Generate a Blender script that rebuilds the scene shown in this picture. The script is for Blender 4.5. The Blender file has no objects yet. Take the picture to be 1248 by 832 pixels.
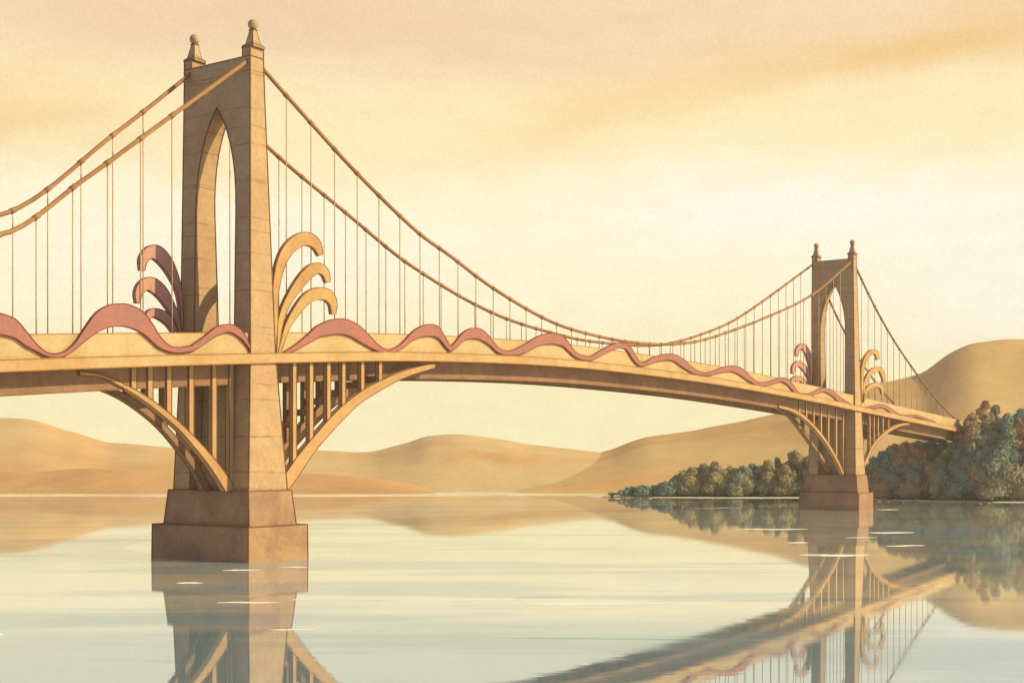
import bpy, bmesh, math, random
from mathutils import Vector, noise
random.seed(7)
sc = bpy.context.scene
col = sc.collection

# ------------------------------------------------------------------ survey frame
# X runs along the bridge (near tower at 0), Y across it (away from the viewer), Z up, water at 0.
F, HZ, D0 = 1664.0, 560.0, 160.0
CZ = 123 * D0 / F
AX = Vector((1155 / F, 1.01)); SPAN = AX.length * D0; AX.normalize()
RT = Vector((AX[0], -AX[1])); FW = Vector((AX[1], AX[0]))
CAM = Vector((-1.05, -5.2)) - (-319 * D0 / F) * RT - D0 * FW

def on_y(px, py, Y):
    u = (px - 624) / F
    d = u * RT + FW
    t = (Y - CAM[1]) / d[1]
    return (CAM[0] + t * d[0], CZ + (HZ - py) / F * t)

def at_depth(px, D):
    p = CAM + D * ((px - 624) / F * RT + FW)
    return (p[0], p[1])

def z_at(py, D):
    return CZ + (HZ - py) / F * D

def lerp(a, b, t): return a + (b - a) * t

def interp(pts, x):
    if x <= pts[0][0]: return pts[0][1]
    for a, b in zip(pts, pts[1:]):
        if x <= b[0]:
            return lerp(a[1], b[1], (x - a[0]) / (b[0] - a[0]))
    return pts[-1][1]

def smooth(pts, x):
    """monotone-ish cubic (finite difference Hermite) through pts"""
    n = len(pts)
    if x <= pts[0][0]:
        s = (pts[1][1] - pts[0][1]) / (pts[1][0] - pts[0][0]); return pts[0][1] + s * (x - pts[0][0])
    if x >= pts[-1][0]:
        s = (pts[-1][1] - pts[-2][1]) / (pts[-1][0] - pts[-2][0]); return pts[-1][1] + s * (x - pts[-1][0])
    i = 0
    while x > pts[i + 1][0]: i += 1
    def slope(k):
        if k == 0: return (pts[1][1] - pts[0][1]) / (pts[1][0] - pts[0][0])
        if k == n - 1: return (pts[-1][1] - pts[-2][1]) / (pts[-1][0] - pts[-2][0])
        return (pts[k + 1][1] - pts[k - 1][1]) / (pts[k + 1][0] - pts[k - 1][0])
    h = pts[i + 1][0] - pts[i][0]; t = (x - pts[i][0]) / h
    m0, m1 = slope(i) * h, slope(i + 1) * h
    return ((2*t**3 - 3*t*t + 1) * pts[i][1] + (t**3 - 2*t*t + t) * m0 + (-2*t**3 + 3*t*t) * pts[i+1][1] + (t**3 - t*t) * m1)

def curve_pts(pts, n):
    """Catmull-Rom through tuples of any length, n samples a segment"""
    out = []
    P = [tuple(2*a - b for a, b in zip(pts[0], pts[1]))] + list(pts) + [tuple(2*a - b for a, b in zip(pts[-1], pts[-2]))]
    for i in range(1, len(P) - 2):
        for k in range(n):
            t = k / n
            out.append(tuple(0.5 * ((2*p1) + (p2 - p0) * t + (2*p0 - 5*p1 + 4*p2 - p3) * t*t + (3*p1 - p0 - 3*p2 + p3) * t**3)
                             for p0, p1, p2, p3 in zip(P[i-1], P[i], P[i+1], P[i+2])))
    out.append(tuple(pts[-1]))
    return out

# ------------------------------------------------------------------ materials
def srgb(r, g, b):
    f = lambda c: (c / 12.92) if c <= .04045 else ((c + .055) / 1.055) ** 2.4
    return tuple(f(c / 255) for c in (r, g, b))

class NT:
    def __init__(s, tree): s.t = tree; tree.nodes.clear()
    def n(s, kind, **kw):
        nd = s.t.nodes.new(kind)
        for k, v in kw.items(): setattr(nd, k, v)
        return nd
    def link(s, a, b): s.t.links.new(a, b)
    def setin(s, sock, v):
        if isinstance(v, bpy.types.NodeSocket): s.link(v, sock)
        elif isinstance(v, (tuple, list)) and len(v) == 3 and sock.type == 'RGBA': sock.default_value = (*v, 1)
        else: sock.default_value = v
    def math(s, op, a, b=None, c=None, clamp=False):
        nd = s.n('ShaderNodeMath', operation=op, use_clamp=clamp)
        for i, v in enumerate((a, b, c)):
            if v is not None: s.setin(nd.inputs[i], v)
        return nd.outputs[0]
    def vmath(s, op, a, b=None):
        nd = s.n('ShaderNodeVectorMath', operation=op)
        s.setin(nd.inputs[0], a)
        if b is not None: s.setin(nd.inputs[1], b)
        return nd.outputs['Value'] if op in ('DOT_PRODUCT', 'LENGTH') else nd.outputs['Vector']
    def mix(s, fac, a, b, mode='MIX'):
        nd = s.n('ShaderNodeMix', data_type='RGBA', blend_type=mode, clamp_factor=True)
        s.setin(nd.inputs[0], fac); s.setin(nd.inputs[6], a); s.setin(nd.inputs[7], b)
        return nd.outputs[2]
    def noise(s, vec, scale, detail=3, rough=.55, dist=0):
        nd = s.n('ShaderNodeTexNoise')
        s.setin(nd.inputs['Vector'], vec)
        nd.inputs['Scale'].default_value = scale; nd.inputs['Detail'].default_value = detail
        nd.inputs['Roughness'].default_value = rough; nd.inputs['Distortion'].default_value = dist
        return nd.outputs['Fac']
    def ramp(s, fac, lo, hi, a=0., b=1.):
        nd = s.n('ShaderNodeMapRange', interpolation_type='SMOOTHSTEP')
        s.setin(nd.inputs[0], fac)
        for i, v in zip((1, 2, 3, 4), (lo, hi, a, b)): nd.inputs[i].default_value = v
        return nd.outputs[0]

def wash(name, colour, second=None, grain=.10, blotch=.22, gscale=2.2, bscale=.16, edge=0., joints=False, rough=.92, edge_col=(.16, .07, .035)):
    """matte mineral paint / stone: mottled pigment, granulation, worn dark arrises"""
    m = bpy.data.materials.new(name); m.use_nodes = True
    T = NT(m.node_tree)
    out = T.n('ShaderNodeOutputMaterial'); bs = T.n('ShaderNodeBsdfPrincipled')
    T.link(bs.outputs[0], out.inputs[0])
    geo = T.n('ShaderNodeNewGeometry'); pos = geo.outputs['Position']
    second = second or tuple(c * .72 for c in colour)
    b1 = T.noise(pos, bscale, 4, .6, .4)
    c = T.mix(T.ramp(b1, .38, .66), colour, second)
    b2 = T.noise(pos, bscale * 3.7, 5, .65)
    c = T.mix(1., c, T.mix(b2, (1 - blotch,) * 3, (1 + blotch,) * 3), 'MULTIPLY')
    g = T.noise(pos, gscale, 2, .7)
    c = T.mix(1., c, T.mix(g, (1 - grain * 2.4,) * 3, (1 + grain * 2.4,) * 3), 'MULTIPLY')
    if joints:      # irregular masonry courses
        sep = T.n('ShaderNodeSeparateXYZ'); T.link(pos, sep.inputs[0])
        w = T.math('MULTIPLY', T.noise(pos, .12, 2), 1.0)
        fr = T.math('FRACT', T.math('DIVIDE', T.math('ADD', sep.outputs[2], w), 4.3))
        ln = T.ramp(T.math('ABSOLUTE', T.math('SUBTRACT', fr, .5)), .012, .028, 1., 0.)
        fr2 = T.math('FRACT', T.math('DIVIDE', T.math('ADD', sep.outputs[2], T.math('MULTIPLY', w, 1.6)), 6.1))
        ln2 = T.ramp(T.math('ABSOLUTE', T.math('SUBTRACT', fr2, .5)), .006, .016, 1., 0.)
        k = T.ramp(T.noise(pos, .5, 2), .36, .6, .25, .85)
        c = T.mix(T.math('MULTIPLY', T.math('MAXIMUM', ln, ln2), k), c, tuple(a * .55 for a in colour))
    T.link(c, bs.inputs['Base Color'])
    bs.inputs['Roughness'].default_value = rough
    bs.inputs['Specular IOR Level'].default_value = .12
    return m

M = {}
M['stone'] = wash('stone', (.445, .285, .155), (.415, .24, .135), edge=.24, joints=True)
M['stone_far'] = M['stone']
M['plinth'] = wash('plinth_stone', (.36, .21, .115), (.28, .15, .10), edge=.26, bscale=.22)
M['finial'] = wash('finial_stone', (.50, .33, .17), edge=.08)
M['parapet'] = wash('parapet_plaster', (.50, .355, .195), (.45, .30, .145), grain=.07, blotch=.14, edge=.18)
M['cornice'] = wash('cornice_stone', (.47, .31, .155), (.43, .25, .11), grain=.07, blotch=.12, edge=.18)
M['girder'] = wash('girder_paint', (.28, .15, .09), (.23, .12, .075), edge=.10, edge_col=(.07, .03, .02))
M['road'] = wash('roadway', (.30, .22, .14))
M['rib'] = wash('rib_stone', (.47, .27, .12), (.41, .22, .10), grain=.07, blotch=.14, edge=.15)
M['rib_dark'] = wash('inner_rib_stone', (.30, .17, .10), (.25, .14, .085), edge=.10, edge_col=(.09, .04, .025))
M['cable'] = wash('cable_sheath', (.34, .17, .075), (.28, .13, .06))
M['hanger'] = wash('hanger_wire', (.56, .34, .16), (.50, .28, .12))
M['wave'] = wash('terracotta_paint', (.35, .135, .11), (.30, .135, .11), grain=.07, blotch=.16, edge=.18, edge_col=(.20, .05, .03))
M['plume_red'] = wash('rose_brown_paint', (.50, .25, .20), (.46, .23, .19), grain=.07, edge=.18, edge_col=(.20, .06, .04))
M['plume_ochre'] = wash('ochre_paint', (.46, .28, .125), (.41, .22, .085), grain=.07, edge=.18, edge_col=(.26, .10, .035))
M['hill_a'] = wash('dry_grass_pale', (.61, .42, .205), (.57, .33, .14), grain=.08, blotch=.16, gscale=.55, bscale=.014)
M['hill_b'] = wash('dry_grass', (.58, .33, .14), (.52, .27, .11), grain=.08, blotch=.16, gscale=.55, bscale=.02)
M['hill_c'] = wash('dry_grass_gold', (.61, .40, .165), (.57, .315, .11), grain=.08, blotch=.18, gscale=.55, bscale=.014)
M['sand'] = wash('pale_shore_sand', (.72, .62, .44), (.64, .52, .34), gscale=.6, bscale=.04)
M['bank'] = wash('bank_earth', (.16, .115, .06), (.10, .09, .05), gscale=.8, bscale=.05)
M['trunk'] = wash('bark', (.11, .075, .045))
M['pale_streak'] = wash('pale_streak', (.86, .83, .74), (.80, .76, .66), grain=.04, blotch=.06)

def foliage(name, a, b, c2):
    m = bpy.data.materials.new(name); m.use_nodes = True
    T = NT(m.node_tree)
    out = T.n('ShaderNodeOutputMaterial'); bs = T.n('ShaderNodeBsdfPrincipled'); T.link(bs.outputs[0], out.inputs[0])
    geo = T.n('ShaderNodeNewGeometry'); pos = geo.outputs['Position']
    c = T.mix(T.ramp(T.noise(pos, .055, 3, .6), .40, .60), a, b)
    c = T.mix(T.ramp(T.noise(pos, .085, 3, .6, .5), .50, .68), c, c2)
    c = T.mix(1., c, T.mix(T.noise(pos, .7, 3, .7), (.7,) * 3, (1.3,) * 3), 'MULTIPLY')
    T.link(c, bs.inputs['Base Color']); bs.inputs['Roughness'].default_value = .9
    bs.inputs['Specular IOR Level'].default_value = .1
    tl = T.n('ShaderNodeBsdfTranslucent'); T.link(c, tl.inputs[0])
    mx = T.n('ShaderNodeMixShader'); mx.inputs[0].default_value = .5
    T.link(bs.outputs[0], mx.inputs[1]); T.link(tl.outputs[0], mx.inputs[2]); T.link(mx.outputs[0], out.inputs[0])
    return m
M['leaf'] = foliage('foliage', (.50, .42, .22), (.32, .40, .31), (.50, .38, .19))
M['leaf2'] = foliage('foliage_russet', (.48, .41, .24), (.29, .40, .35), (.62, .37, .19))

# ------------------------------------------------------------------ object helpers
M['bead'] = wash('dark_bead', (.21, .095, .042), (.16, .07, .035))
M['bead_red'] = wash('dark_red_bead', (.26, .055, .035), (.22, .05, .03))
M['bead_ochre'] = wash('brown_ochre_bead', (.36, .15, .045), (.32, .13, .04))
BEAD = dict(tower=(.085, 'bead'), upper_plinth=(.085, 'bead'), lower_plinth=(.085, 'bead'), finial=(.045, 'bead'), cornice=(.07, 'bead_ochre'), parapet=(.06, 'bead_ochre'),
            girder=(.07, 'bead'), arch_rib=(.065, 'bead'), spandrel_post=(.06, 'bead'), cross_beam=(.06, 'bead'), web_wall=(.08, 'bead'))
def add_beads(bm, r):
    """a thin dark bead moulding run along every sharp arris (second material slot)"""
    bm.normal_update()
    sharp = []
    for e in bm.edges:
        if len(e.link_faces) == 2 and e.calc_face_angle(0) > .45:
            n = (e.link_faces[0].normal + e.link_faces[1].normal)
            if n.length > .1: sharp.append((e.verts[0].co.copy(), e.verts[1].co.copy(), n.normalized()))
    for a, b, n in sharp:
        t = (b - a)
        if t.length < .02: continue
        t.normalize(); s = t.cross(n).normalized()
        a2, b2 = a - t * r * .4, b + t * r * .4
        q = [(n * r * 1.0), (s * r), (-n * r * .5), (-s * r)]
        A = [bm.verts.new(a2 + v) for v in q]; B = [bm.verts.new(b2 + v) for v in q]
        fs = [bm.faces.new((A[k], A[(k + 1) % 4], B[(k + 1) % 4], B[k])) for k in range(4)] + [bm.faces.new(A[::-1]), bm.faces.new(B)]
        for f in fs: f.material_index = 1

def link(name, bm, mat, parent=None, smooth_=False, recalc=True):
    if recalc: bmesh.ops.recalc_face_normals(bm, faces=bm.faces[:])
    bead = BEAD.get(name)
    if bead: add_beads(bm, bead[0])
    me = bpy.data.meshes.new(name); bm.to_mesh(me); bm.free()
    if mat: me.materials.append(mat)
    if bead: me.materials.append(M[bead[1]])
    if smooth_:
        for p in me.polygons: p.use_smooth = True
    o = bpy.data.objects.new(name, me); col.objects.link(o)
    if parent: o.parent = parent
    return o

def empty(name, loc=(0, 0, 0), parent=None):
    o = bpy.data.objects.new(name, None); col.objects.link(o); o.location = loc; o.parent = parent
    return o

def tag(o, label=None, cat=None, group=None, kind=None):
    for k, v in (('label', label), ('category', cat), ('group', group), ('kind', kind)):
        if v: o[k] = v
    return o

def loft(bm, rings, caps=(True, True), closed=True):
    R = [[bm.verts.new(p) for p in r] for r in rings]
    n = len(R[0])
    for a, b in zip(R, R[1:]):
        for i in range(n if closed else n - 1):
            j = (i + 1) % n
            bm.faces.new((a[i], a[j], b[j], b[i]))
    if caps[0]: bm.faces.new(R[0][::-1])
    if caps[1]: bm.faces.new(R[-1])
    return R

def rect(x0, x1, y0, y1, z): return [(x0, y0, z), (x1, y0, z), (x1, y1, z), (x0, y1, z)]

def box(bm, x0, x1, y0, y1, z0, z1): loft(bm, [rect(x0, x1, y0, y1, z0), rect(x0, x1, y0, y1, z1)])

def tube(bm, path, r, n=8):
    rings = []
    for i, p in enumerate(path):
        a = Vector(path[max(i - 1, 0)]); b = Vector(path[min(i + 1, len(path) - 1)])
        t = (b - a).normalized()
        s = t.cross(Vector((0, 1, 0)) if abs(t.y) < .9 else Vector((1, 0, 0))).normalized(); u = t.cross(s)
        rr = r[i] if isinstance(r, list) else r
        rings.append([tuple(Vector(p) + rr * (math.cos(k * 2 * math.pi / n) * s + math.sin(k * 2 * math.pi / n) * u)) for k in range(n)])
    loft(bm, rings)

def bevel(bm, w, seg=2):
    bmesh.ops.bevel(bm, geom=[e for e in bm.edges], offset=w, segments=seg, profile=.5, affect='EDGES')

# ------------------------------------------------------------------ the bridge
bridge = empty('suspension_bridge', (0, 0, 0))
tag(bridge, 'tan stone suspension bridge with two gothic towers and red wavy railing ornament across the water', 'bridge')

DECK_Z = [(-80, 16.6), (-55, 19.4), (-34.8, 21.45), (-2, 24.15), (30, 26.35), (65, 27.6), (98, 27.65), (131, 27.05), (174, 25.5), (194, 24.55), (240, 22.5), (285, 20.5), (300, 19.9)]
def dz(x): return smooth(DECK_Z, x)          # top of the cornice
XS = [-78 + 2.5 * i for i in range(int((296 + 78) / 2.5) + 1)]
YN, YF = -6.1, 6.4                           # outer edges of the deck

def long_box(name, y0, y1, lo, hi, mat, parent, xs=XS, sm=False):
    bm = bmesh.new()
    loft(bm, [[(x, y0, dz(x) + lo), (x, y1, dz(x) + lo), (x, y1, dz(x) + hi), (x, y0, dz(x) + hi)] for x in xs])
    return link(name, bm, mat, parent)

deck = long_box('deck', -5.4, 5.7, -1.0, -.12, M['road'], bridge)
for ya, yb in ((YN, -5.39), (5.69, YF)):
    long_box('cornice', ya, yb, -1.15, 0., M['cornice'], deck)
par_segs = [[x for x in XS if x < -1.9] + [-1.45], [2.6] + [x for x in XS if 2.7 < x < SPAN - 1.8] + [SPAN - 1.45], [SPAN + 2.6] + [x for x in XS if x > SPAN + 2.8]]
for seg in par_segs:
    long_box('parapet', -5.5, -5.1, .002, 2.45, M['parapet'], deck, seg)
    long_box('parapet', 5.4, 5.8, .002, 2.45, M['parapet'], deck, seg)
for yc in (-3.1, 3.3):
    bm = bmesh.new()
    loft(bm, [[(x, yc - .35, dz(x) - 3.5), (x, yc + .35, dz(x) - 3.5), (x, yc + .35, dz(x) - 1.002), (x, yc - .35, dz(x) - 1.002)] for x in XS])
    link('girder', bm, M['girder'], deck)
bm = bmesh.new()
k = -76
while k < 292:
    box(bm, k - .25, k + .25, -2.74, 2.94, dz(k) - 2.6, dz(k) - 1.03); k += 6.5
link('floor_beams', bm, M['girder'], deck)['kind'] = 'stuff'
bm = bmesh.new(); box(bm, 294, 306, -6.6, 6.9, -1, dz(296) - 3.6)
link('abutment', bm, M['plinth'], bridge)

# --- towers
ARCH = [(8.2, 3.42), (41.5, 3.42), (43.5, 3.36), (45.5, 3.18), (47.3, 2.86), (49, 2.43), (50.6, 1.85), (51.9, 1.25), (52.9, .66), (53.6, .18), (53.9, 0.)]
def make_tower(X0, ypoff):
    t = None
    xm = lambda z: X0 + interp([(8.2, -2.3), (24.4, -1.6), (58, -1.05)], z)
    xp = lambda z: X0 + interp([(8.2, 4.1), (24.4, 2.5), (58, 1.1)], z)
    ym = lambda z: interp([(8.2, -6.2), (24.4, -5.8), (58, -5.2)], z)
    yp = lambda z: interp([(8.2, 6.5), (24.4, 6.1), (58, 6.0)], z) + ypoff
    c = .3 + ypoff / 2; ks = 1 + ypoff / 14
    bm = bmesh.new()
    zs = [8.2, 16, 24.4, 33] + [a[0] for a in ARCH[1:]]
    loft(bm, [rect(xm(z), xp(z), ym(z), c - interp(ARCH, z) * ks, z) for z in zs], caps=(True, False))
    loft(bm, [rect(xm(z), xp(z), c + interp(ARCH, z) * ks, yp(z), z) for z in zs], caps=(True, False))
    loft(bm, [rect(xm(z), xp(z), ym(z), yp(z), z) for z in (53.9, 59.2)], caps=(False, True))
    loft(bm, [rect(xm(60), xp(60), ym(60), ym(60) + 1.25, z) for z in (59.2, 60.3)], caps=(False, True))
    loft(bm, [rect(xm(60), xp(60), yp(60) - 1.25, yp(60), z) for z in (59.2, 60.3)], caps=(False, True))
    t = link('tower', bm, M['stone'], bridge)
    bm = bmesh.new()          # recessed web between the legs under the deck
    loft(bm, [rect(xm(z) + 1.6, xp(z) - 1.6, c - 3.4 * ks, c + 3.4 * ks, z) for z in (8.2, 16, 23.0)])
    link('web_wall', bm, M['stone'], t)
    bm = bmesh.new()
    loft(bm, [rect(X0 - 2.85, X0 + 4.95, -6.87, 7.65 + ypoff, 4.05), rect(X0 - 2.6, X0 + 4.5, -6.5, 7.1 + ypoff, 8.2)])
    link('upper_plinth', bm, M['plinth'], t)
    bm = bmesh.new()
    loft(bm, [rect(X0 - 3.55, X0 + 6.4, -7.45, 9.05 + 1.8 * ypoff, -3), rect(X0 - 3.5, X0 + 6.3, -7.4, 8.95 + 1.8 * ypoff, 4.05)])
    link('lower_plinth', bm, M['plinth'], t)
    for y in (ym(60) + .62, yp(60) - .62):
        bm = bmesh.new()
        cx = X0 + .03
        sq = lambda h, z: rect(cx - h, cx + h, y - h, y + h, z)
        loft(bm, [sq(.92, 60.3), sq(.92, 60.55), sq(.62, 60.8), sq(.34, 62.1), sq(.30, 62.45), sq(.36, 62.5), sq(.2, 62.6)])
        fin = link('finial', bm, M['finial'], t)
        bm = bmesh.new(); bmesh.ops.create_uvsphere(bm, u_segments=20, v_segments=14, radius=.62)
        bmesh.ops.translate(bm, vec=(cx, y, 63.15), verts=bm.verts)
        b = link('finial_ball', bm, M['finial'], t, True)
    return t
make_tower(0, 0); make_tower(SPAN, -1.0)

# --- arch ribs with spandrel posts (near tower drawn once, copied to the far tower)
def rib_mesh(top, bot, Y, w, foot=None):
    tp = [on_y(*p, Y) for p in top]; bp = [on_y(*p, Y) for p in bot]
    tp.sort(); bp.sort()
    x0 = max(tp[0][0], bp[0][0]); x1 = min(tp[-1][0], bp[-1][0])
    bm = bmesh.new(); n = 36; rings = []
    for i in range(n + 1):
        x = lerp(x0, x1, i / n)
        zt, zb = smooth(tp, x), smooth(bp, x)
        if zt - zb < .35: zb = zt - .35
        rings.append([(x, Y - w, zb), (x, Y + w, zb), (x, Y + w, zt), (x, Y - w, zt)])
    loft(bm, rings)
    return bm, (lambda x: smooth(tp, x))

LN_T = [(94,453),(117.7,456),(141,464.6),(168,478),(195,496.5),(218.7,516.8),(235.5,533.6),(255.7,555.5),(269,572),(281,590.8),(285,599)]
LN_B = [(94,457),(121,460.5),(144.7,471),(168,485),(191.8,503),(215,523),(235.5,546),(252,567),(265.8,588),(274,602),(285,622)]
LF_T = [(84,458),(101,461),(134.7,473),(161.6,486.5),(188.5,506.6),(212,532),(232.3,557),(249,584),(257,600)]
LF_B = [(84,463),(118,473.5),(144.7,485),(168,500),(192,520),(215.4,547),(235.6,576),(247.4,601),(257,624)]
RN_T = [(335,592),(346.7,575.5),(361,554.7),(377,535.5),(396.5,513),(415.7,493.8),(441,474.6),(463.7,462.7),(486,453),(512,445.7),(528,443)]
RN_B = [(335,622),(350,596),(364,575.5),(380.4,551),(396.5,532),(415.7,511),(435,492.5),(454,480),(476.6,467),(499,457),(524.6,449),(530,447.5)]
YNL, YNR, YIN, YIR = -3.3, -5.2, .6, -1.2
def arch_rib(top, bot, Y, w, mat, posts, pw, foot_right, head, beams=None):
    """one half arch in the plane y=Y with the posts that carry the deck on it"""
    tp = sorted(on_y(*p, Y) for p in top); bp = sorted(on_y(*p, Y) for p in bot)
    zt = lambda x: smooth(tp, x)
    x0, x1 = max(tp[0][0], bp[0][0]), min(tp[-1][0], bp[-1][0])
    bm = bmesh.new(); rings = []
    for i in range(41):
        x = lerp(x0, x1, i / 40); a = min(zt(x), dz(x) - 1.02); b = smooth(bp, x)
        a = max(a, 8.3); b = max(min(b, a - .3), 8.12)
        rings.append([(x, Y - w, b), (x, Y + w, b), (x, Y + w, a), (x, Y - w, a)])
    loft(bm, rings); r = link('arch_rib', bm, mat, bridge)
    for px in posts:
        x = on_y(px, interp(sorted(top), px), Y)[0]
        bm = bmesh.new(); box(bm, x - pw, x + pw, Y - w * .8, Y + w * .8, zt(x) - .3, dz(x) + head)
        link('spandrel_post', bm, mat, r)
        if beams:
            for zz in (lerp(zt(x), dz(x) - 3.4, .45), zt(x) - .75):
                if dz(x) - 3.6 - zz > .2 and zz > 8.6:
                    bm = bmesh.new(); box(bm, x - .26, x + .26, *beams, zz - .36, zz + .36); link('cross_beam', bm, M['rib_dark'], r)
    return r
def lower(pts, d0, d1): return [(p[0], p[1] + lerp(d0, d1, i / (len(pts) - 1))) for i, p in enumerate(pts)]
arch_rib(LN_T, LN_B, YNL, .40, M['rib'], (161, 181, 204, 231, 259, 280), .36, True, -1.0)
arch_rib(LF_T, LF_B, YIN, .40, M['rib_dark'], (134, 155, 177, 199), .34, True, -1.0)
RNEAR = arch_rib(RN_T, RN_B, YNR, .36, M['rib'], (357, 377.5, 398.7, 417, 440, 461.7), .34, False, -1.17)
def inner_copy(r, dy):
    """the same half arch repeated further in, of darker stone, tied across with beams"""
    def dup(o, parent):
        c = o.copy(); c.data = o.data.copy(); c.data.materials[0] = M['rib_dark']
        col.objects.link(c); c.parent = parent; return c
    c = dup(r, bridge); c.location.y += dy
    for ch in list(r.children):
        d = dup(ch, c)
        xs = [v.co.x for v in ch.data.vertices]; zs = [v.co.z for v in ch.data.vertices]; x = sum(xs) / len(xs); h = max(zs) - min(zs)
        if h > 2.6:
            zz = min(zs) + .3 + (h - 2.4) * .45; y0 = max(v.co.y for v in ch.data.vertices)
            bm = bmesh.new(); box(bm, x - .26, x + .26, y0 + .03 - dy, min(v.co.y for v in ch.data.vertices) - .03, zz - .36, zz + .36)
            link('cross_beam', bm, M['rib_dark'], c)
    return c
inner_copy(RNEAR, 3.9)
FLN = [(947,494),(949,494.2),(962,497.2),(978,506),(996.7,524.7),(1010,543),(1020.5,561.7),(1027,577),(1032,589)]
FLF = [(945,495),(946.5,495.6),(959.7,502.5),(973,517.4),(988.8,538.5),(1002,557.5),(1014,577),(1019,586)]
FRN = [(1050,566),(1055.4,556),(1060,545),(1068,534),(1078.7,524.5),(1089,518.5),(1097,515.8),(1108,514.5)]
arch_rib(FLN, lower(FLN, 2.5, 7), YNL, .40, M['rib'], (973, 981.5, 990.5, 999.5, 1008.5, 1018, 1026.5), .42, True, -1.0)
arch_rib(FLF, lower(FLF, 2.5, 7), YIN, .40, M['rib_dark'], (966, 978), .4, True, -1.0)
RFAR = arch_rib(FRN, lower(FRN, 7, 2.5), YNR, .36, M['rib'], (1059, 1064, 1069, 1075, 1082), .36, False, -1.17)
inner_copy(RFAR, 3.9)

# --- main cables, clamps, hangers
NC, FC = -4.6, 5.1
def cab(pxs, Y): return [on_y(*p, Y) for p in pxs]
near_side = [(-80, 4 + 20.5)] + cab([(0, 286), (100, 220.5), (200, 148)], NC) + [(-.6, 58.9)]
near_main = [(.6, 58.9)] + cab([(353, 121), (433, 209), (508, 282), (549, 312), (595, 347), (652, 382), (690, 399), (740, 412), (775, 417.5), (810, 419.5), (840, 417.5), (870, 410.5), (933, 387), (990, 359)], NC) + [(SPAN - .5, 58.6)]
near_end = [(SPAN + .5, 58.6)] + cab([(1070, 381), (1100, 431), (1140, 485)], NC) + [(284, 21.6)]
far_side = [(-80, 23.5)] + cab([(0, 262), (140, 163)], FC) + [(-.6, 58.9)]
far_main = [(.6, 58.9)] + cab([(325, 178), (420, 258), (500, 323), (600, 381), (690, 410), (740, 418), (800, 420.5), (850, 409), (900, 387)], FC) + [(SPAN - .5, 58.6)]
far_end = [(SPAN + .5, 58.6), (SPAN + 16, 47), (SPAN + 34, 36.4), (SPAN + 60, 26.6), (284, 21.6)]
hang = []
for Y, groups in ((NC, (near_side, near_main, near_end)), (FC, (far_side, far_main, far_end))):
    bm = bmesh.new()
    cable = None
    fs = []
    for g in groups:
        g = sorted(g)
        n = max(12, int((g[-1][0] - g[0][0]) / 1.6))
        tube(bm, [(lerp(g[0][0], g[-1][0], i / n), Y, smooth(g, lerp(g[0][0], g[-1][0], i / n))) for i in range(n + 1)], .25, 10)
        fs.append(g)
    for xt in (0, SPAN):     # saddle length through the tower head
        tube(bm, [(xt - .7, Y, smooth(sorted(groups[0]) if xt == 0 else sorted(groups[1]), xt - .7)), (xt + .7, Y, 58.75)], .25, 10)
    cable = link('main_cable', bm, M['cable'], bridge, True)
    clamps = bmesh.new()
    for g, (xa, xb, st) in zip(fs, ((-72, -12.4 if Y < 0 else -8.2, 4.4), (5.6, SPAN - 4, 4.35), (SPAN + 6, 281, 4.6))):
        x = xa if xa != -72 else (-12.4 if Y < 0 else -8.2) - st * 15
        while x < xb + .1:
            zc = smooth(g, x); zb = dz(x) + 2.45
            if zc - zb > .5:
                D = (Vector((x, Y)) - CAM).dot(FW); hang.append((D, x, Y, zc, zb, cable))
            sl = (smooth(g, x + .1) - smooth(g, x - .1)) / .2
            tube(clamps, [(x - .3, Y, zc - .3 * sl), (x + .3, Y, zc + .3 * sl)], .31, 10)
            x += st
    cl = link('cable_clamps', clamps, M['cable'], cable, True); cl['kind'] = 'stuff'
def in_view(h):
    v = Vector((h[1], h[2])) - CAM
    return v.dot(FW) > 5 and abs(v.dot(RT) / v.dot(FW)) < 630 / F
hang = [h for h in hang if in_view(h)]
hang.sort(key=lambda h: h[0])
rest = {}
for i, (D, x, Y, zc, zb, cable) in enumerate(hang):
    if i < 100:
        bm = bmesh.new(); tube(bm, [(x, Y, zb), (x, Y, zc)], .07, 6); link('hanger', bm, M['hanger'], cable, True)
    else:
        bm = rest.setdefault(Y, (bmesh.new(), cable))[0]; tube(bm, [(x, Y, zb), (x, Y, zc)], .08, 6)
for bm, cable in rest.values():
    link('hangers', bm, M['hanger'], cable, True)['kind'] = 'stuff'

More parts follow.
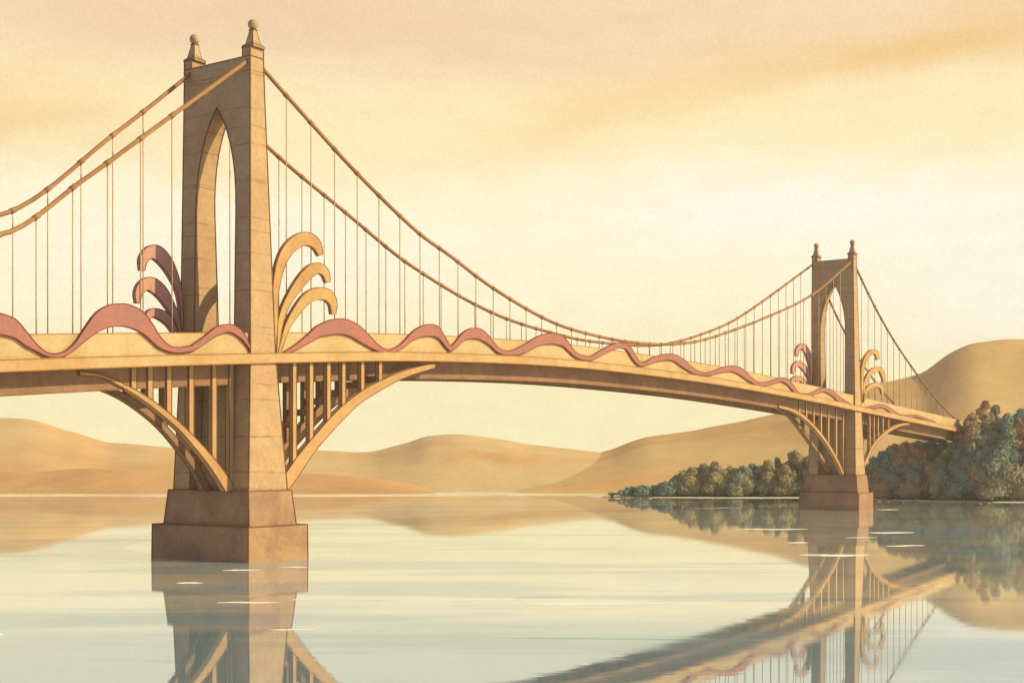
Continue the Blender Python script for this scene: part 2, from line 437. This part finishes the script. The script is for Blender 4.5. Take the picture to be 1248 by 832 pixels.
# --- terracotta wave ribbons on the near parapet
W_A = [(-60,431,435),(-45,412,425),(-28,389,412),(-10,380.5,406.5),(0,382,407.5),(17.3,388.7,411.8),(31.7,404.6,421.9),(43.3,419,427.7),(54.8,428.5,433.5),(66.3,431,435.7),(77.9,428.2,434),(89.4,419,426.5),(99.5,404.6,418),(115.4,382.5,406),(129.8,372.9,399.4),(144.2,370,397.4),(158.6,372,399.4),(173,380,406),(184.6,394.5,416.1),(193.3,409,423.4),(204.8,420.5,428.2),(216.3,423.2,429.7),(230.8,421.4,428.2),(235.5,419,427),(249,409.5,418.5),(262.4,398.7,409.5),(276,395.2,404.5),(286,397,407.5),(296,405.6,415.5),(304.4,423,426.5)]
W_B = [(345,429.6,431),(358,421,427.4),(370.8,411,420.5),(383.6,399,413.6),(390.3,395,409.8),(400.5,390.5,408),(413.3,388.2,406.7),(426,390.8,409.7),(439,398.5,417),(449,408.7,422.6),(459.5,419.5,427.7),(469.7,425.4,429.6),(480,424.2,429.2),(490.3,417,424),(500.5,406,416),(510.8,398.5,411),(523.6,394.9,409.2),(533.8,398.5,412.3),(541.5,410.5,421.5),(548,421,427.7),(554.4,416.4,424.6),(562,407,417),(569.7,401.5,413),(577.4,399.7,412.3),(586.4,401.5,414.4),(595.4,409.7,420),(605.6,422.5,429),(614.6,427.2,432.2),(626,426.2,432.5),(639,419.5,430),(649.2,413,424.6),(659.5,408.2,420),(672.3,406.2,418.7),(685,409.5,421.5),(692,417,427.5),(700.5,428.7,434.9),(710.8,433.2,438.6),(721,433.2,438.6),(731.3,427.2,433.6),(744,420.3,427),(754.4,417.4,424.5),(763.3,418.5,426.5),(769.7,425.8,436.5),(777.4,438.8,444.8),(785,441,445.4),(795.4,435.6,442),(808,431.8,438.9),(819.7,431.3,439.5),(831.3,437,447.2),(844,448,454.6),(854.4,453.6,457),(864.6,453.2,457),(880,447.7,453.4),(892.8,445.4,452.8),(903,448.5,458),(913.3,458,465),(923.6,465.2,469.4),(933.8,465.4,469.4),(944,462.4,467),(951.8,460,465),(959.5,462,469),(967,470,477.4),(973,478.4,481.8),(986,479.2,482.5),(996.7,474.2,478.8),(1004.7,472.8,477.4),(1014,475.7,482.3),(1023,483.7,490.3),(1032.4,489.8,493),(1039,494,496)]
W_C = [(1055,496.2,498.4),(1065.5,493.8,497.2),(1076,492.8,497),(1086.7,498.4,504),(1097,505,508.2),(1107.8,505.4,508.2),(1117,505.4,508.2),(1129,509.6,512.4),(1140,514,516.5)]
for W in (W_A, W_B, W_C):
    bm = bmesh.new(); rings = []
    for px, a, b in curve_pts(W, 5):
        x, zt = on_y(px, a, -5.66); zb = on_y(px, b, -5.66)[1]
        rings.append([(x, -5.82, zb), (x, -5.505, zb), (x, -5.505, zt), (x, -5.82, zt)])
    loft(bm, rings); bmesh.ops.recalc_face_normals(bm, faces=bm.faces[:]); add_beads(bm, .06)
    tag(link('wave_ribbon', bm, M['wave'], bridge), 'terracotta red wavy ribbon ornament along the parapet').data.materials.append(M['bead_red'])

# --- curled plumes springing from the tower legs
def plume(pts, Y, mat, label):
    C = curve_pts(pts, 7)
    bm = bmesh.new(); rings = []
    for i, (px, py, th) in enumerate(C):
        a, b = C[max(i - 1, 0)], C[min(i + 1, len(C) - 1)]
        t = Vector((b[0] - a[0], b[1] - a[1])).normalized(); nn = Vector((-t.y, t.x)) * max(th, .8) / 2
        x0, z0 = on_y(px - nn.x, py - nn.y, Y); x1, z1 = on_y(px + nn.x, py + nn.y, Y)
        rings.append([(x0, Y - .22, z0), (x0, Y + .22, z0), (x1, Y + .22, z1), (x1, Y - .22, z1)])
    loft(bm, rings); bmesh.ops.recalc_face_normals(bm, faces=bm.faces[:]); add_beads(bm, .055)
    o = tag(link('curled_plume', bm, mat, bridge), label); o.data.materials.append(M['bead_ochre' if 'ochre' in label else 'bead_red'])
R_N = [[(333.5,431,4),(334.4,412,4.5),(334.4,369,6),(335.5,348,8),(341,322,11),(351,303,14),(365,292.5,16),(376,292,15.5),(385,299,11),(389.5,311,5)],
       [(335.5,431,3.5),(337,419.6,4),(341,390.5,6.5),(349,369,8.5),(362,348,11.5),(375.5,332,13.5),(386,327,13),(395,332,9.5),(398.7,344,5)],
       [(338.5,431,3.5),(342,419.6,4),(349,398,6.5),(359.6,380,9.5),(372.8,364,12.5),(386,358,15),(398,360,14),(404.6,369,9.5),(405.4,382.5,5)]]
L_N = [[(172.3,329.6,5),(173.8,317,10),(181,308.5,15),(190,308,17),(201,319,15),(210,335,11),(216.7,353.4,7),(219.4,372,4),(220.5,400,3)],
       [(167.2,369.3,5),(167.8,357,9),(174.4,348,14),(183.6,346.5,16.5),(195.6,356,15),(206,372,11),(214,388,7),(218.6,406,4)],
       [(176,392,6),(179.7,385,8),(185,381,10),(195.6,384,12),(205,392,10),(212,404,6)]]
L_F = [[(970.4,433.8,2.5),(972,425,4.5),(978,422,6.5),(984,431,6),(987.7,446,4.5),(989.6,464,2.5),(990.5,474,2)],
       [(965.6,455,2.5),(967.3,446.5,4.8),(973.3,443,6.5),(980.5,449.5,6),(985.8,460,4.5),(989.6,474,2.5)],
       [(963.7,468.3,3),(966,463,5),(971,461,6),(976.9,462.7,5.5),(983,469.5,4)]]
R_F = [[(1050,490,2),(1050,462.7,2.6),(1051,448,3.8),(1055,436,4.8),(1061,429,5),(1067,429.5,5),(1069.4,438,3)],
       [(1050.6,490,2),(1052.6,470,3),(1057.4,458,4.5),(1064.6,450.7,5.3),(1071.8,450,5.2),(1075.4,456.7,4.4),(1077,465,2.4)],
       [(1051,490,2),(1053,481,3),(1058,472.5,4.5),(1067,468.5,5.3),(1074,472.3,4.4),(1075,480,2.2)]]
for s in R_N: plume(s, -5.45, M['plume_ochre'], 'ochre curled plume rising beside the near tower leg')
for s in L_N: plume(s, 5.7, M['plume_red'], 'rose brown curled plume beside the far leg of the near tower')
for s in R_F: plume(s, -5.45, M['plume_ochre'], 'ochre curled plume rising beside the far tower')
for s in L_F: plume(s, 4.9, M['plume_red'], 'rose brown curled plume beside the far tower')

# ------------------------------------------------------------------ land
def hill(name, crest, Ds, Dr, mat, back=.35):
    pxs = [i * 6 - 240 for i in range(300)]
    lo, hi = crest[0][0], crest[-1][0]
    pxs = [p for p in pxs if lo <= p <= hi]
    bm = bmesh.new(); rows = []
    K = 22
    for px in pxs:
        py = smooth(crest, px)
        zc = max(.6, z_at(py, Dr) + .35 * noise.noise((px * .035, Dr, 0)))
        row = []
        for k in range(K + 7):
            if k <= K:
                t = k / K; D = lerp(Ds, Dr, t)
                z = zc * (1 - (1 - t) ** 1.6) - .25
                z += min(1, 4 * t * (1 - t)) * zc * .02 * noise.noise((px * .02, D * .03, 3.1))
            else:
                t = (k - K) / 6; D = lerp(Dr, Dr + 260, t); z = lerp(zc - .25, zc * back, t)
            x, y = at_depth(px, D); row.append(bm.verts.new((x, y, z)))
        rows.append(row)
    for a, b in zip(rows, rows[1:]):
        for k in range(len(a) - 1): bm.faces.new((a[k], b[k], b[k + 1], a[k + 1]))
    for f in bm.faces:
        f.normal_update()
        if f.normal.z < 0: f.normal_flip()
    return tag(link(name, bm, mat, None, True, recalc=False), kind='structure')

hill('hill', [(-236,490),(-60,503),(0,508),(40,511),(80,523),(130,537.5),(170,541),(215,545),(300,546),(360,546),(445,550),(480,543),(520,531),(560,528.5),(600,533),(650,541),(700,547),(780,556)], 492, 640, M['hill_a'])
hill('hill', [(-236,582),(0,574),(60,573),(110,569.5),(150,573),(210,578),(260,581),(330,576),(360,575),(430,579),(490,587),(540,599),(556,603)], 462, 500, M['hill_b'])
hill('hill', [(540,604),(570,599),(610,590),(650,573),(700,558),(744,547),(783,533),(830,526),(875,518),(946,503),(1000,485),(1051,470),(1121,455),(1161,428),(1196,417),(1248,413),(1350,420),(1500,450)], 466, 650, M['hill_c'])

# pale shore strip and wooded banks
def strip(name, edge, depth, mat, h=.25):
    bm = bmesh.new(); rows = []
    for px, D in curve_pts(edge, 6):
        j = 1.5 * noise.noise((px * .05, 7, 1))
        rows.append([bm.verts.new((*at_depth(px, D + j), -.3)), bm.verts.new((*at_depth(px, D + 1.2 + j), h * .6)), bm.verts.new((*at_depth(px, D + depth), h))])
    for a, b in zip(rows, rows[1:]):
        for k in range(2): bm.faces.new((a[k], b[k], b[k + 1], a[k + 1]))
    for f in bm.faces:
        f.normal_update()
        if f.normal.z < 0: f.normal_flip()
    return tag(link(name, bm, mat, None, True, recalc=False), kind='structure')
strip('shore', [(-240, 440), (100, 442), (330, 436), (500, 446), (700, 452), (760, 440)], 40, M['sand'])
strip('shore', [(700, 444), (735, 432), (850, 424), (980, 421), (1050, 411), (1090, 395), (1170, 383), (1240, 378), (1400, 372)], 6, M['sand'])
def mound(name, edge, depth, h, mat):
    bm = bmesh.new(); rows = []
    for px, D in curve_pts(edge, 6):
        rows.append([bm.verts.new((*at_depth(px, D + depth * t), min(1, max(.02, (px - 735) / 70)) * h * math.sin(min(1, t * 1.6) * math.pi / 2) - .1 + (.3 * noise.noise((px * .06, t * 5, 2)) if t else 0))) for t in (0, .04, .12, .3, .6, 1)])
    for a, b in zip(rows, rows[1:]):
        for k in range(5): bm.faces.new((a[k], b[k], b[k + 1], a[k + 1]))
    for f in bm.faces:
        f.normal_update()
        if f.normal.z < 0: f.normal_flip()
    return tag(link(name, bm, mat, None, True, recalc=False), kind='structure')
mound('bank', [(735, 434), (850, 427), (980, 424), (1050, 414), (1090, 398), (1170, 386), (1240, 381), (1400, 375)], 60, 1.6, M['bank'])

# ------------------------------------------------------------------ trees
def tree(px, ytop, D, wpx, label, mat, group, name='bushy_tree'):
    x, y = at_depth(px, D)
    ztop = z_at(ytop, D) ; z0 = .8
    H = ztop - z0; R = wpx * D / F / 2
    rnd = random.Random(int(px * 13 + ytop))
    root = empty(name, (x, y, z0)); tag(root, label, 'tree', group)
    bm = bmesh.new()
    lean = rnd.uniform(-.06, .06) * H
    tr = max(.18, H * .022)
    tube(bm, [(0, 0, -1.2), (lean * .3, 0, H * .25), (lean, 0, H * .7)], [tr * 1.4, tr, tr * .4], 7)
    for k in range(4):
        a = rnd.uniform(0, 6.28); zz = H * rnd.uniform(.2, .45)
        tube(bm, [(lean * .4, 0, zz), (lean * .5 + R * .5 * math.cos(a), R * .5 * math.sin(a), zz + H * .25)], [tr * .5, tr * .18], 5)
    link('trunk', bm, M['trunk'], root)
    bm = bmesh.new()
    lobes = []
    nl = 9 if H < 14 else 15
    for k in range(nl):
        t = (k + .5) / nl
        hz = lerp(.10, .90, t) * H
        env = math.sqrt(max(.05, 1 - ((t - .32) / .72) ** 2)) * R
        a = k * 2.4 + rnd.uniform(-.5, .5)
        q = rnd.uniform(.25, .75)
        lr = lerp(.66, .42, t) * R * rnd.uniform(.85, 1.15)
        lr = min(lr, H * (1 - t) * .5 + H * .085)
        lobes.append((lean * t + env * q * math.cos(a), env * q * math.sin(a), min(hz, H - lr * 1.05), lr))
    lobes.append((lean, 0, H - R * .32, R * .33))
    for lx, ly, lz, lr in lobes:
        s = bmesh.ops.create_icosphere(bm, subdivisions=2, radius=lr * .88)
        for v in s['verts']:
            d = v.co.normalized(); v.co = v.co * (1 + .55 * noise.noise(d * 2.7 + Vector((lx, ly, lz)))) ; v.co.z *= .92
            v.co += Vector((lx, ly, lz))
        n = int(70 + 28 * lr * lr)
        for _ in range(min(n, 260)):
            d = Vector((rnd.gauss(0, 1), rnd.gauss(0, 1), rnd.gauss(0, 1))).normalized()
            p = Vector((lx, ly, lz)) + d * lr * rnd.uniform(.74, 1.12)
            if p.z < .1: continue
            sz = rnd.uniform(.3, .62) * (1 if H < 14 else 1.3)
            t1 = d.orthogonal().normalized(); t1.rotate(__import__('mathutils').Quaternion(d, rnd.uniform(0, 6.28)))
            nn = (d + Vector((rnd.uniform(-.6, .6), rnd.uniform(-.6, .6), rnd.uniform(-.3, .8)))).normalized()
            t1 = (t1 - nn * t1.dot(nn)).normalized(); t2 = nn.cross(t1)
            bm.faces.new([bm.verts.new(p + sz * (a * t1 + b * t2)) for a, b in ((-1, 0), (-.2, -.55), (1, 0), (.1, .6))])
    link('crown', bm, mat, root, False, recalc=False)
    return root

LB = [(746,600.5,433,16),(758,597,431,20),(770,592.5,433,22),(783,591,430,22),(797,591,432,24),(812,586,430,26),(826,578,433,30),(842,569,431,32),(858,564,434,34),(872,562,430,32),(889,568,433,34),(905,567,429,34),(918,564.5,433,32),(934,560,430,34),(946,557,434,18),(957,566,428,28),(969,548.5,432,30),(984,555,429,32),(1002,556,432,36),(1022,556,429,36),(1040,560,428,30)]
for i, (px, yt, D, w) in enumerate(LB):
    if px < 800: lab = 'low olive shrub-like tree tapering off at the left tip of the wooded shore'
    elif px > 1000: lab = 'grey green tree on the shore hidden behind the far bridge pier'
    elif i == 14: lab = 'slender upright grey green tree left of the far pier'
    elif i == 16: lab = 'tallest round topped grey green tree left of the far pier'
    else: lab = 'rounded grey green tree in the wooded shore left of the far pier'
    tree(px, yt, D, w, lab, M['leaf'], 'trees on the shore left of the far pier')
RB = [(1056,567,418,22),(1064,556,412,28),(1076,549,408,32),(1090,541,404,34),(1105,538,402,36),(1120,537,400,40),(1136,537,402,40),(1151,538,400,40),(1164,539,398,36),(1112,556,398,42),(1146,556,394,46),(1174,519,391,34),(1187,503,387,34),(1200,488,386,32),(1214,493.5,389,34),(1227,504,384,36),(1246,498,387,40),(1270,494,386,44),(1176,553,389,46),(1213,541,384,54),(1250,548,384,54),(1296,500,384,48),(1088,566,401,38)]
for i, (px, yt, D, w) in enumerate(RB):
    if i == 13: lab = 'tallest dark tree at the peak of the right bank wood past the bridge end'
    elif px > 1170 and yt < 530: lab = 'tall dark grey green tree on the right bank past the bridge end'
    elif yt > 542 and px > 1080: lab = 'low brownish tree at the water edge on the right bank'
    else: lab = 'dark green tree on the right bank beneath the end of the bridge deck'
    tree(px, yt, D, w, lab, M['leaf2'], 'trees on the right bank')

# ------------------------------------------------------------------ water
def water_mat():
    m = bpy.data.materials.new('still_water'); m.use_nodes = True
    T = NT(m.node_tree)
    out = T.n('ShaderNodeOutputMaterial')
    geo = T.n('ShaderNodeNewGeometry'); pos = geo.outputs['Position']
    # wind direction frame: streaks lie across the reach
    lat = T.vmath('DOT_PRODUCT', pos, (RT[0], RT[1], 0)); dep = T.vmath('DOT_PRODUCT', pos, (FW[0], FW[1], 0))
    cb = T.n('ShaderNodeCombineXYZ'); T.link(T.math('MULTIPLY', lat, .010), cb.inputs[0]); T.link(T.math('MULTIPLY', dep, .045), cb.inputs[1])
    v = cb.outputs[0]
    bands = T.noise(v, 1.2, 4, .55, .5)
    cb2 = T.n('ShaderNodeCombineXYZ'); T.link(T.math('MULTIPLY', lat, .03), cb2.inputs[0]); T.link(T.math('MULTIPLY', dep, .40), cb2.inputs[1])
    thin = T.noise(cb2.outputs[0], 1.0, 5, .62, 1.1)
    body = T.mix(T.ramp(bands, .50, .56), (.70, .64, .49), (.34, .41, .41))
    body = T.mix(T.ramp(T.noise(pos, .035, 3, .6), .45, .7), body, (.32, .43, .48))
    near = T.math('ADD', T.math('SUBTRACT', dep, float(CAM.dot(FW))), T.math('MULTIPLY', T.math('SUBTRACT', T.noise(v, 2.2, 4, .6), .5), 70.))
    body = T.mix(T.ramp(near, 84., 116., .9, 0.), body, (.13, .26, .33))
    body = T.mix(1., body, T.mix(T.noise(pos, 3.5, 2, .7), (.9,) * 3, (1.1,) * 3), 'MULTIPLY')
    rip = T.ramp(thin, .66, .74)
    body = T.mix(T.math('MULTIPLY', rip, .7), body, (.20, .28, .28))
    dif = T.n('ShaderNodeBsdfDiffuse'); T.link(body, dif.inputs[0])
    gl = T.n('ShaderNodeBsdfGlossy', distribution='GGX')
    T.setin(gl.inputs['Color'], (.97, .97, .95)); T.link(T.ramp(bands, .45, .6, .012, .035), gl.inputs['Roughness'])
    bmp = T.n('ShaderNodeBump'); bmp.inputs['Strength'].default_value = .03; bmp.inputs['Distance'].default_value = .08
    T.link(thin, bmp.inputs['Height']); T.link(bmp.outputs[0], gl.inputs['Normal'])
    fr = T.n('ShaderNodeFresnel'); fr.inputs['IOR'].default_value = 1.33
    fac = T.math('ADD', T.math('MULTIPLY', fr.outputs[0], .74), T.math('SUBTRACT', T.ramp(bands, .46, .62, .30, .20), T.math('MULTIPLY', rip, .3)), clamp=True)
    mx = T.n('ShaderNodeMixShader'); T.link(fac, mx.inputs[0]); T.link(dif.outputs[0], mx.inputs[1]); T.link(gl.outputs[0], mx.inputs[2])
    T.link(mx.outputs[0], out.inputs[0])
    return m
bm = bmesh.new()
S = 3500
bm.faces.new([bm.verts.new(p) for p in ((-S, -S, 0), (S, -S, 0), (S, S, 0), (-S, S, 0))])
tag(link('water', bm, water_mat(), None, recalc=False), kind='structure')
bm = bmesh.new()
bm.faces.new([bm.verts.new(p) for p in ((-S, -S, -4), (S, -S, -4), (S, S, -4), (-S, S, -4))])
tag(link('river_bed', bm, M['bank'], None, recalc=False), kind='structure')

# thin flat white streaks lying on the surface
bm = bmesh.new()
FO = [(836,907,619.5,.9),(1069,1096,621.2,.9),(897,986,645,1.4),(1058,1116,649,1.6),(960,986,661,1.4),(1080,1128,665,1.5),(974,1062,676.5,2.4),(271,320,694.6,1.6),(343,376,691,1.4),(215,248,710,1.8),(265,343,734,1.9),(356,385,730,2.2),(327,389,767,1.6),(548,640,731,1.6),(640,815,736,3.2),(1030,1070,655,.8),(-8,5,773,3)]
for xa, xb, yy, th in FO:
    n = 14; top = []; bot = []
    for i in range(n + 1):
        t = i / n; px = lerp(xa, xb, t)
        h = th / 2 * (math.sin(math.pi * min(1, max(.02, t))) ** .5) * (1 + .5 * noise.noise((px * .15, yy, 0)))
        yc = yy + .9 * noise.noise((px * .03, yy, 5)) - (px - xa) * .006
        for L, s in ((top, -1), (bot, 1)):
            D = CZ * F / (yc + s * h - HZ); L.append(bm.verts.new((*at_depth(px, D), .006)))
    for i in range(n): bm.faces.new((bot[i], bot[i + 1], top[i + 1], top[i]))
tag(link('water_streaks', bm, M['pale_streak'], None), kind='stuff', label='thin white streaks lying on the calm water', cat='pale_streak')

# ------------------------------------------------------------------ air
bm = bmesh.new()
def corner(lat, dep): q = CAM + lat * RT + dep * FW; return (q[0], q[1])
box_pts = [corner(-900, -40), corner(900, -40), corner(900, 1000), corner(-900, 1000)]
loft(bm, [[(x, y, -5) for x, y in box_pts], [(x, y, 95) for x, y in box_pts]])
hm = bpy.data.materials.new('morning_haze'); hm.use_nodes = True
T = NT(hm.node_tree)
hv = T.n('ShaderNodeVolumePrincipled'); ho = T.n('ShaderNodeOutputMaterial'); T.link(hv.outputs[0], ho.inputs['Volume'])
hv.inputs['Color'].default_value = (.97, .89, .74, 1); hv.inputs['Density'].default_value = .00026; hv.inputs['Anisotropy'].default_value = .0
tag(link('haze', bm, hm, None), kind='stuff')

# ------------------------------------------------------------------ light
SUN_EL = math.radians(30)
sh = (0.98 * RT - 0.20 * FW).normalized()
sv = Vector((sh[0] * math.cos(SUN_EL), sh[1] * math.cos(SUN_EL), math.sin(SUN_EL)))
sl = bpy.data.lights.new('sun', 'SUN'); sl.energy = 5.0; sl.angle = math.radians(.5); sl.color = (1., .89, .48)
so = bpy.data.objects.new('sun', sl); col.objects.link(so)
so.rotation_euler = sv.to_track_quat('Z', 'Y').to_euler()

w = bpy.data.worlds.new('World'); sc.world = w; w.use_nodes = True
T = NT(w.node_tree)
out = T.n('ShaderNodeOutputWorld'); bg = T.n('ShaderNodeBackground'); T.link(bg.outputs[0], out.inputs[0])
sky = T.n('ShaderNodeTexSky', sky_type='NISHITA'); sky.sun_disc = False
sky.sun_elevation = SUN_EL; sky.sun_rotation = math.atan2(sv.x, sv.y); sky.dust_density = .4; sky.ozone_density = 2.
tc = T.n('ShaderNodeTexCoord'); dr = tc.outputs['Generated']
sep = T.n('ShaderNodeSeparateXYZ'); T.link(dr, sep.inputs[0])
fwd = T.vmath('DOT_PRODUCT', dr, (FW[0], FW[1], 0)); rgt = T.vmath('DOT_PRODUCT', dr, (RT[0], RT[1], 0))
az = T.math('MULTIPLY', T.math('ARCTAN2', rgt, fwd), 57.2958)           # degrees right of the reach
el = T.math('MULTIPLY', T.math('ARCSINE', sep.outputs[2]), 57.2958)     # degrees up
cv = T.n('ShaderNodeCombineXYZ'); T.link(T.math('MULTIPLY', az, .045), cv.inputs[0]); T.link(T.math('MULTIPLY', el, .16), cv.inputs[1]); T.link(T.math('MULTIPLY', az, .02), cv.inputs[2])
wv = cv.outputs[0]
n1 = T.noise(wv, 1.0, 5, .55, .6)
n2 = T.noise(wv, 2.6, 4, .55, .4)
elw = T.math('ADD', el, T.math('MULTIPLY', T.math('SUBTRACT', n1, .5), 5.0))
azw = T.math('ADD', az, T.math('MULTIPLY', T.math('SUBTRACT', n2, .5), 8.0))
def patch(a0, e0, sa, se, slope=0.):
    """soft cloud bank centred on a compass bearing and height"""
    da = T.math('DIVIDE', T.math('SUBTRACT', azw, a0), sa)
    de = T.math('DIVIDE', T.math('SUBTRACT', T.math('SUBTRACT', elw, e0), T.math('MULTIPLY', T.math('SUBTRACT', azw, a0), slope)), se)
    q = T.math('ADD', T.math('MULTIPLY', da, da), T.math('MULTIPLY', de, de))
    return T.math('POWER', 2.71828, T.math('MULTIPLY', q, -1.))
c = srgb(252, 240, 192)
c = T.mix(T.ramp(elw, 3., 7.5), c, srgb(252, 244, 210))
c = T.mix(T.ramp(elw, 9.5, 13.5), c, srgb(251, 233, 185))
c = T.mix(T.ramp(elw, 13.5, 17.), c, srgb(240, 213, 172))
c = T.mix(T.math('MULTIPLY', patch(12, 10.2, 9, 2.0), .85), c, srgb(252, 247, 234))
c = T.mix(T.math('MULTIPLY', patch(20, 7.0, 5, 3.0), .6), c, srgb(251, 248, 238))
c = T.mix(T.math('MULTIPLY', patch(17, 16.0, 9, .9, .06), .95), c, srgb(238, 200, 140))
c = T.mix(T.math('MULTIPLY', patch(5, 14.2, 7, 1.3, .16), .75), c, srgb(242, 210, 152))
c = T.mix(T.math('MULTIPLY', patch(14, 12.6, 7, 1.2), .5), c, srgb(247, 230, 170))
c = T.mix(T.math('MULTIPLY', patch(-22, 13.0, 7, 1.8), .85), c, srgb(241, 207, 148))
c = T.mix(T.math('MULTIPLY', patch(-10, 17.8, 12, 1.3), .6), c, srgb(230, 198, 165))
c = T.mix(T.math('MULTIPLY', patch(-12, 8.5, 9, 2.5), .5), c, srgb(250, 246, 226))
g = T.noise(dr, 480., 3, .8)
c = T.mix(1., c, T.mix(g, (.86,) * 3, (1.14,) * 3), 'MULTIPLY')
c = T.mix(1., c, T.mix(T.noise(wv, 9., 4, .6), (.95, .92, .86), (1.03, 1.05, 1.10)), 'MULTIPLY')
# the lit cloud deck ahead gives way to tinted blue air overhead and behind the viewer
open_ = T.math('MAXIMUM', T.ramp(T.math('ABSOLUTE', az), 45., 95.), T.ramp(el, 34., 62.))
blue = T.mix(1., T.mix(1., sky.outputs[0], (.10,) * 3, 'MULTIPLY'), (.03, .02, .12), 'ADD')  # blue-violet added to the out-of-view sky to colour the shaded faces
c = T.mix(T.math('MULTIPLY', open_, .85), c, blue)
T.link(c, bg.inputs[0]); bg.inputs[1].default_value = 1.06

# ------------------------------------------------------------------ camera
cd = bpy.data.cameras.new('camera'); cam = bpy.data.objects.new('camera', cd); col.objects.link(cam)
cam.location = (CAM[0], CAM[1], CZ)
cam.rotation_euler = (math.radians(90), 0, math.atan2(FW[1], FW[0]) - math.pi / 2)
cd.sensor_width = 36; cd.lens = 36 * F / 1248
cd.shift_y = (HZ - 416) / 1248
cd.clip_start = .5; cd.clip_end = 9000
sc.camera = cam
sc.view_settings.view_transform = 'Standard'; sc.view_settings.look = 'None'
sc.view_settings.exposure = 0.05; sc.view_settings.gamma = 1
sc.render.engine = 'CYCLES'
sc.cycles.use_denoising = True
sc.cycles.max_bounces = 6
